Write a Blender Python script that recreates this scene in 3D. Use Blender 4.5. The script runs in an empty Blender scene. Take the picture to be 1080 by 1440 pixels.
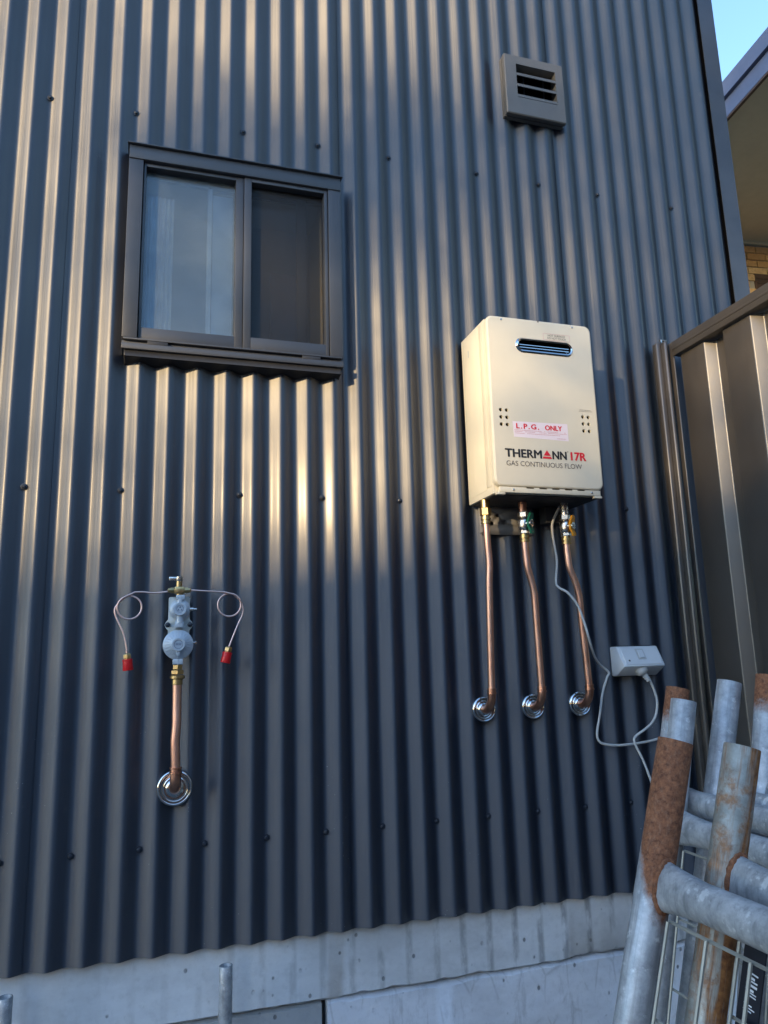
import bpy, bmesh, math, random
from mathutils import Vector, Matrix, Quaternion
R = math.radians
random.seed(7)
sc = bpy.context.scene
col = sc.collection

# ------------------------------------------------------------------ camera
CAM = Vector((0.16545, -2.00173, 0.0))
YAW, TILT, ROLL = 0.302222, 0.194814, -0.027955
fw = Vector((math.sin(YAW)*math.cos(TILT), math.cos(YAW)*math.cos(TILT), math.sin(TILT)))
r0 = Vector((math.cos(YAW), -math.sin(YAW), 0)); u0 = r0.cross(fw)
rr = r0*math.cos(ROLL) + u0*math.sin(ROLL); uu = -r0*math.sin(ROLL) + u0*math.cos(ROLL)
cd = bpy.data.cameras.new('camera'); cam = bpy.data.objects.new('camera', cd); col.objects.link(cam)
cd.sensor_fit = 'VERTICAL'; cd.sensor_height = 36; cd.lens = 36*1049.9/1440
cd.clip_start = 0.02; cd.clip_end = 3000
M3 = Matrix((rr, uu, -fw)).transposed()
cam.matrix_world = Matrix.Translation(CAM) @ M3.to_4x4()
sc.camera = cam

# ------------------------------------------------------------------ light
SUN_AZ, SUN_EL = R(52), R(12)            # degrees left of the wall's outward normal, elevation
S = Vector((-math.sin(SUN_AZ)*math.cos(SUN_EL), -math.cos(SUN_AZ)*math.cos(SUN_EL), math.sin(SUN_EL)))
w = bpy.data.worlds.new('World'); sc.world = w; w.use_nodes = True
nt = w.node_tree; bg = nt.nodes['Background']
sky = nt.nodes.new('ShaderNodeTexSky'); sky.sky_type = 'NISHITA'; sky.sun_disc = False
sky.sun_elevation = SUN_EL; sky.sun_rotation = math.atan2(S.x, S.y) % (2*math.pi)
sky.air_density = 1.0; sky.dust_density = 0.30; sky.ozone_density = 2.8
nt.links.new(sky.outputs[0], bg.inputs[0]); bg.inputs[1].default_value = 0.15
ld = bpy.data.lights.new('sun', 'SUN'); ld.energy = 2.0; ld.angle = R(0.55); ld.color = (1.0, 0.71, 0.37)
sun = bpy.data.objects.new('sun', ld); col.objects.link(sun)
sun.rotation_euler = (-S).to_track_quat('-Z', 'Y').to_euler()
sun.location = S*60
vs = sc.view_settings; vs.view_transform = 'Standard'; vs.look = 'None'; vs.gamma = 1; vs.exposure = 2.15
vs.use_curve_mapping = False

# ------------------------------------------------------------------ helpers
class MB:
    """collects world-space geometry for ONE mesh"""
    def __init__(s): s.v = []; s.f = []; s.fm = []
    def add(s, vs, fs, m=0):
        b = len(s.v); s.v += [Vector(v) for v in vs]
        for f in fs: s.f.append([b+i for i in f]); s.fm.append(m)
        return s
    def box(s, x0, x1, y0, y1, z0, z1, m=0):
        V = [(x, y, z) for z in (z0, z1) for y in (y0, y1) for x in (x0, x1)]
        return s.add(V, [(0,2,3,1), (4,5,7,6), (0,1,5,4), (2,6,7,3), (0,4,6,2), (1,3,7,5)], m)
    def bbox(s, x0, x1, y0, y1, z0, z1, b=0.002, m=0):
        """box with chamfered edges"""
        bm = bmesh.new(); bmesh.ops.create_cube(bm, size=1)
        for v in bm.verts: v.co = ((x0+x1)/2+v.co.x*(x1-x0), (y0+y1)/2+v.co.y*(y1-y0), (z0+z1)/2+v.co.z*(z1-z0))
        bmesh.ops.bevel(bm, geom=bm.edges[:], offset=b, segments=2, affect='EDGES', profile=0.5)
        return s.bm(bm, m)
    def bm(s, bm, m=0, mat=None):
        bm.verts.index_update()
        vs = [(mat @ v.co) if mat else v.co.copy() for v in bm.verts]
        s.add(vs, [[v.index for v in f.verts] for f in bm.faces], m); bm.free(); return s
    def tube(s, pts, r, n=12, caps=True, m=0):
        pts = [Vector(p) for p in pts]; N = len(pts)
        rad = r if isinstance(r, (list, tuple)) else [r]*N
        T = []
        for i in range(N):
            t = pts[min(i+1, N-1)] - pts[max(i-1, 0)]; T.append(t.normalized())
        a = Vector((0, 0, 1)) if abs(T[0].z) < .9 else Vector((1, 0, 0))
        nrm = (a - T[0]*a.dot(T[0])).normalized(); V = []
        for i in range(N):
            nrm = (nrm - T[i]*nrm.dot(T[i])).normalized(); bi = T[i].cross(nrm)
            for k in range(n):
                an = 2*math.pi*k/n; V.append(pts[i] + (nrm*math.cos(an) + bi*math.sin(an))*rad[i])
        F = [(i*n+k, i*n+(k+1) % n, (i+1)*n+(k+1) % n, (i+1)*n+k) for i in range(N-1) for k in range(n)]
        if caps: F += [list(range(n))[::-1], [(N-1)*n+k for k in range(n)]]
        return s.add(V, F, m)
    def lathe(s, prof, org, axis, n=32, m=0, flat=None):
        """prof: (radius, height along axis); open profile"""
        org = Vector(org); ax = Vector(axis).normalized()
        a = Vector((0, 0, 1)) if abs(ax.z) < .9 else Vector((1, 0, 0))
        e1 = (a - ax*a.dot(ax)).normalized(); e2 = ax.cross(e1); V = []; F = []
        for rd, h in prof:
            for k in range(n):
                an = 2*math.pi*(k+.5)/n; V.append(org + ax*h + (e1*math.cos(an)+e2*math.sin(an))*rd)
        for i in range(len(prof)-1):
            for k in range(n): F.append((i*n+k, i*n+(k+1) % n, (i+1)*n+(k+1) % n, (i+1)*n+k))
        F.append(list(range(n))[::-1]); F.append([(len(prof)-1)*n+k for k in range(n)])
        return s.add(V, F, m)

WP = {}
def finish(me, angle=35):
    for p in me.polygons: p.use_smooth = True
    me.set_sharp_from_angle(angle=R(angle))
def place(o, parent, origin):
    col.objects.link(o); pw = Vector((0, 0, 0))
    if parent is not None: o.parent = parent; pw = WP[parent.name]
    o.location = Vector(origin) - pw; WP[o.name] = Vector(origin)
    return o
def obj(name, mb, mats, parent=None, origin=None, angle=35, kind=None):
    """one mesh object from world-space geometry, origin at its centre base unless given"""
    if origin is None:
        xs = [v.x for v in mb.v]; ys = [v.y for v in mb.v]; zs = [v.z for v in mb.v]
        origin = ((min(xs)+max(xs))/2, (min(ys)+max(ys))/2, min(zs))
    og = Vector(origin)
    me = bpy.data.meshes.new(name); me.from_pydata([v-og for v in mb.v], [], mb.f)
    for m in (mats if isinstance(mats, (list, tuple)) else [mats]): me.materials.append(m)
    me.polygons.foreach_set('material_index', mb.fm)
    bm = bmesh.new(); bm.from_mesh(me); bmesh.ops.recalc_face_normals(bm, faces=bm.faces); bm.to_mesh(me); bm.free()
    finish(me, angle); o = bpy.data.objects.new(name, me); place(o, parent, og)
    if kind: o['kind'] = kind
    return o
def inst(name, src, parent, origin, rot=None):
    """another object sharing src's mesh"""
    o = bpy.data.objects.new(name, src.data); place(o, parent, origin)
    if rot is not None: o.rotation_euler = rot
    return o
def thing(name, label, cat, origin, group=None):
    o = bpy.data.objects.new(name, None); o.empty_display_size = .1; place(o, None, origin)
    o['label'] = label; o['category'] = cat
    if group: o['group'] = group
    return o
def tag(o, label, cat, group=None):
    o['label'] = label; o['category'] = cat
    if group: o['group'] = group
    return o
def smooth_path(pts, n=8):
    """Catmull-Rom through the points"""
    P = [Vector(p) for p in pts]; P = [2*P[0]-P[1]] + P + [2*P[-1]-P[-2]]; out = []
    for i in range(1, len(P)-2):
        a, b, c, d = P[i-1:i+3]
        for k in range(n):
            t = k/n; out.append(.5*((2*b)+(c-a)*t+(2*a-5*b+4*c-d)*t*t+(3*b-a-3*c+d)*t**3))
    out.append(P[-2]); return out
def rrect(x0, x1, z0, z1, r, n=5):
    out = []
    for cx, cz, a0 in ((x1-r, z1-r, 0), (x0+r, z1-r, 90), (x0+r, z0+r, 180), (x1-r, z0+r, 270)):
        for k in range(n+1): a = R(a0+90*k/n); out.append((cx+r*math.cos(a), cz+r*math.sin(a)))
    return out
def circ(cx, cz, r, n=14): return [(cx+r*math.cos(2*math.pi*k/n), cz+r*math.sin(2*math.pi*k/n)) for k in range(n)]
def plate(mb, outer, holes, y, m=0):
    """flat sheet in the plane y with holes, triangulated"""
    bm = bmesh.new(); E = []
    for lp in [outer]+holes:
        vs = [bm.verts.new((x, y, z)) for x, z in lp]
        E += [bm.edges.new((vs[i], vs[(i+1) % len(vs)])) for i in range(len(vs))]
    bmesh.ops.triangle_fill(bm, edges=E, use_beauty=True, use_dissolve=False)
    mb.bm(bm, m); return mb
def band(mb, la, ya, lb, yb, m=0):
    n = len(la); V = [(x, ya, z) for x, z in la]+[(x, yb, z) for x, z in lb]
    return mb.add(V, [(i, (i+1) % n, n+(i+1) % n, n+i) for i in range(n)], m)
def text_mesh(txt, size, x, y, z, width=None, bold=0.0, spacing=1.0, align='LEFT', shear=0):
    cu = bpy.data.curves.new('t', 'FONT'); cu.body = txt; cu.size = size; cu.space_character = spacing
    cu.fill_mode = 'FRONT'; cu.resolution_u = 3; cu.align_x = 'LEFT'; cu.extrude = 0.0
    o = bpy.data.objects.new('t', cu); col.objects.link(o)
    dg = bpy.context.evaluated_depsgraph_get(); me = bpy.data.meshes.new_from_object(o.evaluated_get(dg))
    xs = [v.co.x for v in me.vertices]; sx = 1.0
    if width: sx = width/(max(xs)-min(xs))
    x0 = min(xs)
    mb = MB(); ns = 1 if bold <= 0 else 5
    for k in range(ns):                       # heavier strokes: thin layers side by side
        dx, dz = ((0, 0), (bold, 0), (-bold, 0), (0, bold*.6), (0, -bold*.6))[k]
        mb.add([(x+(v.co.x-x0)*sx+dx, y-.00004*k, z+v.co.y+dz) for v in me.vertices], [list(p.vertices) for p in me.polygons])
    bpy.data.objects.remove(o); bpy.data.curves.remove(cu); bpy.data.meshes.remove(me)
    return mb

# ------------------------------------------------------------------ materials
def mat(name, color=(.5, .5, .5), rough=.5, metal=0.0, spec=.5, coat=0.0, coat_rough=.1):
    m = bpy.data.materials.new(name); m.use_nodes = True
    b = m.node_tree.nodes['Principled BSDF']
    b.inputs['Base Color'].default_value = (*color, 1); b.inputs['Roughness'].default_value = rough
    b.inputs['Metallic'].default_value = metal; b.inputs['Specular IOR Level'].default_value = spec
    b.inputs['Coat Weight'].default_value = coat; b.inputs['Coat Roughness'].default_value = coat_rough
    return m
class G:
    """small node-graph helper"""
    def __init__(s, m): s.t = m.node_tree; s.b = s.t.nodes['Principled BSDF']; s.co = s.t.nodes.new('ShaderNodeTexCoord').outputs['Object']
    def n(s, ty, **kw):
        x = s.t.nodes.new(ty)
        for k, v in kw.items(): setattr(x, k, v)
        return x
    def l(s, a, b): s.t.links.new(a, b)
    def map(s, sc=(1, 1, 1), off=(0, 0, 0), co=None):
        x = s.n('ShaderNodeMapping'); s.l(co or s.co, x.inputs[0]); x.inputs['Scale'].default_value = sc; x.inputs['Location'].default_value = off
        return x.outputs[0]
    def noise(s, scale, detail=4, rough=.55, co=None, dist=0):
        x = s.n('ShaderNodeTexNoise'); s.l(co or s.co, x.inputs['Vector'])
        x.inputs['Scale'].default_value = scale; x.inputs['Detail'].default_value = detail; x.inputs['Roughness'].default_value = rough; x.inputs['Distortion'].default_value = dist
        return x.outputs['Fac']
    def vor(s, scale, co=None, feature='F1', out='Distance'):
        x = s.n('ShaderNodeTexVoronoi', feature=feature); s.l(co or s.co, x.inputs['Vector']); x.inputs['Scale'].default_value = scale
        return x.outputs[out]
    def ramp(s, fac, a, b, ca=(0, 0, 0), cb=(1, 1, 1)):
        x = s.n('ShaderNodeValToRGB'); s.l(fac, x.inputs[0]); e = x.color_ramp.elements
        e[0].position = a; e[1].position = b; e[0].color = (*ca, 1); e[1].color = (*cb, 1)
        return x.outputs[0]
    def mix(s, fac, a, b, blend='MIX'):
        x = s.n('ShaderNodeMix', data_type='RGBA', blend_type=blend)
        for v, i in ((fac, 0), (a, 6), (b, 7)):
            if isinstance(v, (int, float)): x.inputs[i].default_value = v
            elif isinstance(v, tuple): x.inputs[i].default_value = (*v, 1)
            else: s.l(v, x.inputs[i])
        return x.outputs[2]
    def math(s, op, a, b=0.0):
        x = s.n('ShaderNodeMath', operation=op)
        for v, i in ((a, 0), (b, 1)):
            if isinstance(v, (int, float)): x.inputs[i].default_value = v
            else: s.l(v, x.inputs[i])
        return x.outputs[0]
    def base(s, c): s.l(c, s.b.inputs['Base Color'])
    def rough(s, c): s.l(c, s.b.inputs['Roughness'])
    def bump(s, h, strength=.2, dist=.002):
        x = s.n('ShaderNodeBump'); s.l(h, x.inputs['Height']); x.inputs['Strength'].default_value = strength; x.inputs['Distance'].default_value = dist
        s.l(x.outputs[0], s.b.inputs['Normal'])
    def sep(s, co=None):
        x = s.n('ShaderNodeSeparateXYZ'); s.l(co or s.co, x.inputs[0]); return x.outputs
    def geo(s):
        return s.n('ShaderNodeNewGeometry').outputs['Position']

def make_cladding():
    m = mat('cladding_paint', (.034, .041, .053), .50, 0, .60, .06, .16); m.node_tree.nodes['Principled BSDF'].inputs['IOR'].default_value = 1.85; g = G(m); P = g.geo()
    dust = g.noise(2.2, 5, .6, g.map((1, 1, .35), co=P))
    c = g.mix(g.ramp(dust, .45, .8), (.005, .011, .024), (.008, .015, .029))
    # pale specks of plaster dust, denser low on the wall
    v = g.vor(75, P); sp = g.ramp(v, .07, .10, (1, 1, 1), (0, 0, 0))
    gate = g.ramp(g.noise(5.5, 3, .6, P), .56, .68)
    zz = g.n('ShaderNodeMapRange'); g.l(g.sep(P)[2], zz.inputs[0]); zz.inputs[1].default_value = -.05; zz.inputs[2].default_value = -.25; zz.inputs[3].default_value = 0; zz.inputs[4].default_value = 1
    sp = g.math('MULTIPLY', g.math('MULTIPLY', sp, gate), zz.outputs[0])
    c = g.mix(g.math('MULTIPLY', g.ramp(g.noise(1, 5, .65, g.map((70, 70, 1.1), co=P)), .52, .75), .35), c, (.020, .028, .040))
    c = g.mix(g.math('MULTIPLY', g.ramp(g.noise(26, 6, .7, P), .66, .72), .5), c, (.05, .052, .055))
    g.base(g.mix(sp, c, (.45, .45, .43)))
    streak = g.noise(1, 4, .6, g.map((160, 60, 1.2), co=P)); smear = g.noise(4, 4, .6, P)
    rr_ = g.n('ShaderNodeMapRange'); g.l(g.mix(.4, smear, streak), rr_.inputs[0]); rr_.inputs[1].default_value = .3; rr_.inputs[2].default_value = .7; rr_.inputs[3].default_value = .47; rr_.inputs[4].default_value = .57
    g.rough(rr_.outputs[0])
    # the embossed film spreads reflections along the sheet, not across it
    tg = g.n('ShaderNodeTangent', direction_type='RADIAL', axis='Z'); g.l(tg.outputs[0], g.b.inputs['Tangent']); g.b.inputs['Anisotropic'].default_value = .70; g.b.inputs['Anisotropic Rotation'].default_value = .25
    h = g.math('ADD', g.noise(3.0, 2, .5, g.map((1, 1, .5), co=P)), g.math('MULTIPLY', streak, .06))
    g.bump(h, .6, .012); return m
M = {}
M['clad'] = make_cladding()
def make_paint(name, color, rough=.4, var=.15, spec=.5):
    m = mat(name, color, rough, 0, spec); g = G(m); P = g.geo()
    n = g.noise(9, 5, .6, P); dk = tuple(c*(1-var) for c in color); lt = tuple(min(1, c*(1+var)) for c in color)
    g.base(g.mix(g.ramp(n, .3, .7), dk, lt)); g.bump(g.noise(60, 3, .5, P), .05, .001)
    q = g.n('ShaderNodeMapRange'); g.l(g.noise(25, 4, .6, P), q.inputs[0]); q.inputs[3].default_value = rough*.8; q.inputs[4].default_value = rough*1.25; g.rough(q.outputs[0]); return m
M['frame'] = make_paint('window_frame_powdercoat', (.048, .052, .060), .42, .1)
M['trim'] = make_paint('corner_flashing_paint', (.042, .052, .070), .36)
M['flash'] = make_paint('rubber_flashing', (.02, .021, .024), .6)
M['vent'] = make_paint('vent_paint', (.105, .102, .096), .45, .1)
M['cream'] = make_paint('heater_enamel', (.62, .58, .46), .38, .03)
M['fence'] = make_paint('fence_paint', (.050, .044, .038), .36, .10, 1.0)
M['black'] = mat('shade_black', (.003, .003, .0035), 1.0, 0, .02)  # black colour stands in for shade inside holes, slots and gaps
M['screw'] = make_paint('screw_head', (.02, .025, .035), .35, .2)
M['white_pl'] = make_paint('grey_white_plastic', (.62, .64, .65), .38, .04)
M['cable'] = make_paint('grey_cable', (.50, .50, .48), .45, .08)
M['bracket'] = make_paint('galvanised_bracket', (.16, .155, .15), .5, .2)  # the heater's shade is put into this darker grey
M['red'] = mat('red_print', (.62, .012, .03), .45)
M['blackp'] = mat('black_print', (.012, .012, .013), .45)
M['greyp'] = mat('grey_print', (.10, .09, .08), .5)
M['pinkp'] = mat('pink_print', (.55, .22, .25), .5)
M['stick'] = mat('sticker_film', (.74, .66, .70), .35)
M['cap'] = mat('red_cap_plastic', (.70, .012, .015), .35)
M['green'] = mat('green_lever_paint', (.005, .13, .07), .35)
M['yellow'] = mat('yellow_lever_paint', (.75, .30, .01), .35)
M['soffit'] = make_paint('soffit_paint', (.50, .43, .27), .6, .05)
M['fascia'] = make_paint('fascia_paint', (.085, .10, .165), .5, .08)
M['reflection_pale'] = make_paint('sky_reflection_blue', (.42, .56, .68), .6, .06)
M['mortar'] = make_paint('mortar', (.33, .29, .22), .85, .12)
M['roof'] = make_paint('roof_sheet', (.13, .14, .17), .5, .1)
M['room'] = make_paint('room_plaster', (.45, .42, .36), .8, .1)
M['reveal'] = make_paint('reveal_cream', (.70, .62, .45), .5, .05)
M['pale_backing'] = make_paint('pale_backing_paint', (.80, .82, .84), .8, .04)
def make_metal(name, color, rough, var=.2, scale=18, stain=None, amt=.5):
    m = mat(name, color, rough, 1.0); g = G(m); P = g.geo()
    n = g.noise(scale, 5, .6, P); dk = tuple(c*(1-var) for c in color)
    c = g.mix(g.ramp(n, .3, .7), dk, color)
    if stain: c = g.mix(g.math('MULTIPLY', g.ramp(g.noise(scale*.6, 5, .65, g.map((1, 1, .4), (3, 1, 2), P)), .48, .66), amt), c, stain)
    g.base(c); q = g.n('ShaderNodeMapRange'); g.l(g.noise(scale*2, 4, .6, P), q.inputs[0]); q.inputs[3].default_value = rough*.7; q.inputs[4].default_value = rough*1.5; g.rough(q.outputs[0])
    g.bump(g.noise(scale*5, 3, .6, P), .08, .0008); return m
M['copper'] = make_metal('copper_tube', (.95, .54, .38), .38, .14, 22, (.74, .34, .22), .6)
M['copper_pale'] = make_metal('annealed_copper', (.90, .62, .53), .40, .12, 30)
M['copper_dark'] = make_metal('copper_elbow', (.78, .41, .28), .32, .3, 40, (.45, .20, .12), .5)
M['brass'] = make_metal('brass', (.66, .47, .22), .32, .25, 60, (.30, .19, .08), .5)
M['chrome'] = make_metal('chrome', (.66, .67, .67), .07, .1, 60)
M['nickel'] = make_metal('nickel_valve', (.66, .63, .58), .24, .15, 60)
def make_cast():
    m = mat('grey_cast_alloy', (.45, .5, .54), .40, .15); g = G(m); P = g.geo()
    g.base(g.mix(g.noise(60, 4, .6, P), (.40, .45, .49), (.52, .57, .61))); g.bump(g.noise(300, 3, .6, P), .12, .0006); return m
M['cast'] = make_cast()
M['plate'] = make_paint('zinc_plate', (.45, .48, .46), .4, .08)

def make_galv(name, rust_lo=None, rust_hi=None, rust_all=0.0, tilt=0.0):
    """galvanised pipe; rust between two distances from the top (object z measured from the pipe top)"""
    m = mat(name, (.5, .52, .55), .42, .75); g = G(m); x, y, z = g.sep()
    n1 = g.noise(38, 7, .7); n2 = g.noise(170, 5, .7); st = g.noise(1, 4, .6, g.map((110, 110, 6)))
    zinc = g.mix(g.ramp(n1, .3, .72), (.22, .225, .23), (.55, .55, .55)); zinc = g.mix(g.ramp(st, .50, .75), zinc, (.20, .205, .21))
    zinc = g.mix(g.math('MULTIPLY', g.ramp(g.noise(60, 5, .6, g.map(off=(4, 2, 1))), .60, .68), .5), zinc, (.80, .80, .78))
    rust = g.mix(g.ramp(n2, .35, .65), (.10, .032, .012), (.29, .110, .045)); rust = g.mix(g.math('MULTIPLY', g.ramp(g.noise(240, 6, .75, g.map((1, 1, .6))), .50, .72), .32), rust, (.40, .25, .16))
    if rust_lo is None:
        fac = g.math('MULTIPLY', g.ramp(g.noise(14, 6, .7, g.map((1, 1, .45), (9, 3, 2))), .66, .70), rust_all)
    else:
        t = g.math('ADD', z, g.math('MULTIPLY', g.math('SUBTRACT', g.noise(26, 6, .75), .5), .07)); t = g.math('SUBTRACT', t, g.math('MULTIPLY', y, tilt))
        q = g.n('ShaderNodeMapRange'); g.l(t, q.inputs[0]); q.inputs[1].default_value = rust_lo-.016; q.inputs[2].default_value = rust_lo+.008; q.inputs[3].default_value = 0; q.inputs[4].default_value = 1
        fac = q.outputs[0]
        fac = g.math('MAXIMUM', fac, g.math('MULTIPLY', g.ramp(g.noise(14, 6, .7, g.map((1, 1, .45), (9, 3, 2))), .66, .70), rust_all))
    g.base(g.mix(fac, zinc, rust))
    me = g.math('MULTIPLY', g.math('SUBTRACT', 1.0, fac), .22); g.l(me, g.b.inputs['Metallic'])
    ro = g.n('ShaderNodeMapRange'); g.l(fac, ro.inputs[0]); ro.inputs[3].default_value = .40; ro.inputs[4].default_value = .85; g.rough(ro.outputs[0])
    g.bump(g.mix(fac, g.math('MULTIPLY', n1, .4), n2), .25, .001); return m
def make_streaky():
    """galvanised pipe with orange rust runs on one side"""
    m = mat('galvanised_rust_runs', (.5, .5, .5), .5, .5); g = G(m); x, y, z = g.sep()
    n1 = g.noise(30, 6, .65); n2 = g.noise(130, 4, .6)
    zinc = g.mix(g.ramp(n1, .3, .7), (.20, .185, .15), (.45, .43, .37))
    rust = g.mix(g.ramp(n2, .3, .7), (.13, .045, .014), (.36, .15, .045))
    run = g.noise(1, 5, .65, g.map((70, 70, 6), (.3, 2.2, 0))); fac = g.ramp(g.math('ADD', run, g.math('MULTIPLY', x, 6.5)), .38, .52)
    blot = g.math('MULTIPLY', g.ramp(g.noise(34, 5, .7, g.map(off=(1, 7, 3))), .48, .62), .8)
    fac = g.math('MAXIMUM', fac, blot)
    g.base(g.mix(fac, zinc, rust)); g.l(g.math('MULTIPLY', g.math('SUBTRACT', 1.0, fac), .45), g.b.inputs['Metallic'])
    ro = g.n('ShaderNodeMapRange'); g.l(fac, ro.inputs[0]); ro.inputs[3].default_value = .45; ro.inputs[4].default_value = .85; g.rough(ro.outputs[0])
    g.bump(g.mix(fac, g.math('MULTIPLY', n1, .4), n2), .35, .0012); return m
M['galv'] = make_galv('galvanised_steel', rust_all=0.0)
M['galv_spot'] = make_galv('galvanised_steel_rust_spots', rust_all=1.0)
M['rust_top'] = make_galv('galvanised_pipe_rusty_top', rust_lo=-.150, rust_all=1.0, tilt=2.4)
M['rust_cap'] = make_galv('galvanised_pipe_rusty_cap', rust_lo=-.05, rust_all=.0)
M['rust_runs'] = make_streaky()
M['weld'] = make_galv('rusty_weld', rust_lo=-1.0, rust_all=0)

def make_concrete(name, a, b, stains=True, rough_face=False):
    m = mat(name, a, .85, 0, .3); g = G(m); P = g.geo(); x, y, z = g.sep(P)
    n = g.noise(3.2, 7, .62, P); c = g.mix(g.ramp(n, .3, .7), a, b)
    c = g.mix(g.math('MULTIPLY', g.ramp(g.noise(60, 4, .6, P), .5, .75), .35), c, tuple(v*.72 for v in a))
    pit = g.ramp(g.vor(30, g.map((1, 1, .8), co=P)), .10, .16, (1, 1, 1), (0, 0, 0)); gate = g.ramp(g.noise(12, 3, .6, P), .46, .54)
    pit = g.math('MULTIPLY', pit, gate); c = g.mix(g.math('MULTIPLY', g.ramp(g.noise(1.6, 6, .7, g.map((1, 1, 2.2), (5, 2, 1), P)), .40, .64), .55), c, tuple(v*.58 for v in a)); c = g.mix(g.math('MULTIPLY', pit, .7), c, (.07, .07, .07))
    if stains:                                  # water runs below the pans of the cladding
        ph = g.math('SINE', g.math('ADD', g.math('MULTIPLY', x, 2*math.pi/.076), 2.2)); run = g.noise(1, 4, .65, g.map((22, 1, 9), co=P))
        s_ = g.math('MULTIPLY', g.ramp(ph, .55, .95), g.ramp(run, .40, .56))
        zx = g.n('ShaderNodeMapRange'); g.l(x, zx.inputs[0]); zx.inputs[1].default_value = .2; zx.inputs[2].default_value = 1.0; zx.inputs[3].default_value = .15; zx.inputs[4].default_value = .75
        c = g.mix(g.math('MULTIPLY', s_, zx.outputs[0]), c, tuple(v*.42 for v in a))
    if rough_face:
        cr = g.vor(16, g.map((1, 1, .45), co=P), 'DISTANCE_TO_EDGE'); cr = g.math('MULTIPLY', g.ramp(cr, .0, .05, (1, 1, 1), (0, 0, 0)), g.ramp(g.noise(9, 4, .6, P), .47, .56))
        c = g.mix(g.math('MULTIPLY', cr, .28), c, (.15, .15, .15)); c = g.mix(g.math('MULTIPLY', g.ramp(g.noise(1, 6, .7, g.map((26, 1, 6), (2, 0, 1), P)), .54, .66), .5), c, tuple(v*.55 for v in a))
    g.base(c); h = g.math('SUBTRACT', g.math('ADD', g.noise(45, 5, .6, P), g.math('MULTIPLY', g.noise(5, 3, .5, P), 1.5)), g.math('MULTIPLY', pit, 2.0))
    g.bump(h, .5 if rough_face else .3, .004); return m
M['slab'] = make_concrete('slab_concrete', (.62, .63, .635), (.74, .75, .755))
M['foot_l'] = make_concrete('grey_footing_concrete', (.34, .35, .355), (.45, .46, .465), False)
M['foot_r'] = make_concrete('painted_footing', (.64, .66, .70), (.76, .78, .82), False, True)
M['ground'] = make_concrete('ground_gravel', (.12, .118, .115), (.17, .168, .165), False)
def make_brick(name, a, b):
    m = mat(name, a, .8, 0, .3); g = G(m); oi = g.n('ShaderNodeObjectInfo'); P = g.geo()
    c = g.mix(oi.outputs['Random'], a, b); c = g.mix(g.math('MULTIPLY', g.ramp(g.noise(30, 5, .65, P), .45, .7), .5), c, tuple(v*.6 for v in a)); g.base(c)
    g.bump(g.noise(90, 4, .6, P), .4, .003); return m
M['brick'] = make_brick('tan_brick', (.44, .25, .10), (.58, .37, .17))
M['brickred'] = make_brick('red_brick', (.26, .10, .06), (.34, .14, .09))
M['brown'] = make_paint('brown_vent', (.07, .035, .02), .6)
def make_glass(name, frost):
    m = mat(name, (.80, .88, .92), .03 if not frost else .13); g = G(m); b = g.b
    b.inputs['Transmission Weight'].default_value = 1.0 if not frost else .82
    b.inputs['IOR'].default_value = 1.5
    if frost:
        P = g.geo(); g.base(g.mix(g.ramp(g.noise(7, 4, .6, P), .4, .65), (.34, .44, .52), (.44, .54, .61))); g.bump(g.noise(400, 2, .5, P), .1, .0005)
    return m
M['glass'] = make_glass('clear_glass', False); M['frost'] = make_glass('frosted_glass', True)
def make_screen():
    m = mat('fly_screen_mesh', (.022, .023, .025), .6); nt_ = m.node_tree; g = G(m); P = g.geo()
    tr = g.n('ShaderNodeBsdfTransparent'); mx = g.n('ShaderNodeMixShader'); mx.inputs[0].default_value = .45
    g.l(tr.outputs[0], mx.inputs[1]); g.l(g.b.outputs[0], mx.inputs[2]); g.l(mx.outputs[0], nt_.nodes['Material Output'].inputs[0]); return m
M['screen'] = make_screen()
def make_leaf(name, a, b):
    m = mat(name, a, .5); g = G(m); g.base(g.mix(g.noise(1.7, 2, .5), a, b)); return m
M['leaf'] = make_leaf('leaves', (.045, .075, .022), (.09, .12, .04)); M['bark'] = make_paint('bark', (.13, .10, .075), .9, .3)

# ------------------------------------------------------------------ the setting: ground
GZ = -1.5
mb = MB().add([(-900, -900, GZ), (900, -900, GZ), (900, 900, GZ), (-900, 900, GZ)], [(0, 1, 2, 3)])
gr = obj('ground', mb, M['ground'], origin=(0, 0, GZ)); gr['kind'] = 'structure'

# ------------------------------------------------------------------ corrugated building
PIT, AMP = .076, .016
SLOPE, KR = .64, 1.9                    # straight flanks of this slope, rounded crowns and pans
_tab = [0.0]
for _i in range(400): _tab.append(_tab[-1] - SLOPE*math.tanh(KR*math.sin(2*math.pi*(_i+.5)/400))/math.tanh(KR)*PIT/400)
def prof(x):
    """depth of the sheet: 0 in the pans, most negative on the crests"""
    t = (x/PIT % 1.0)*400; i = int(t); f = t-i
    return _tab[i]*(1-f)+_tab[min(i+1, 400)]*f
WT, WB = 3.35, -.667                    # top and bottom of the cladding
WX0, WX1 = -2.37, 2.112
bld = thing('corrugated_building', 'dark blue-grey corrugated metal building wall on a concrete base', 'building', (0, 1.5, GZ))
LAPS = [-2.37, -1.612, -.850, -.088, .674, 1.436, 2.112]
WIN = (.090, .640, .845, 1.395)         # opening in the cladding
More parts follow.
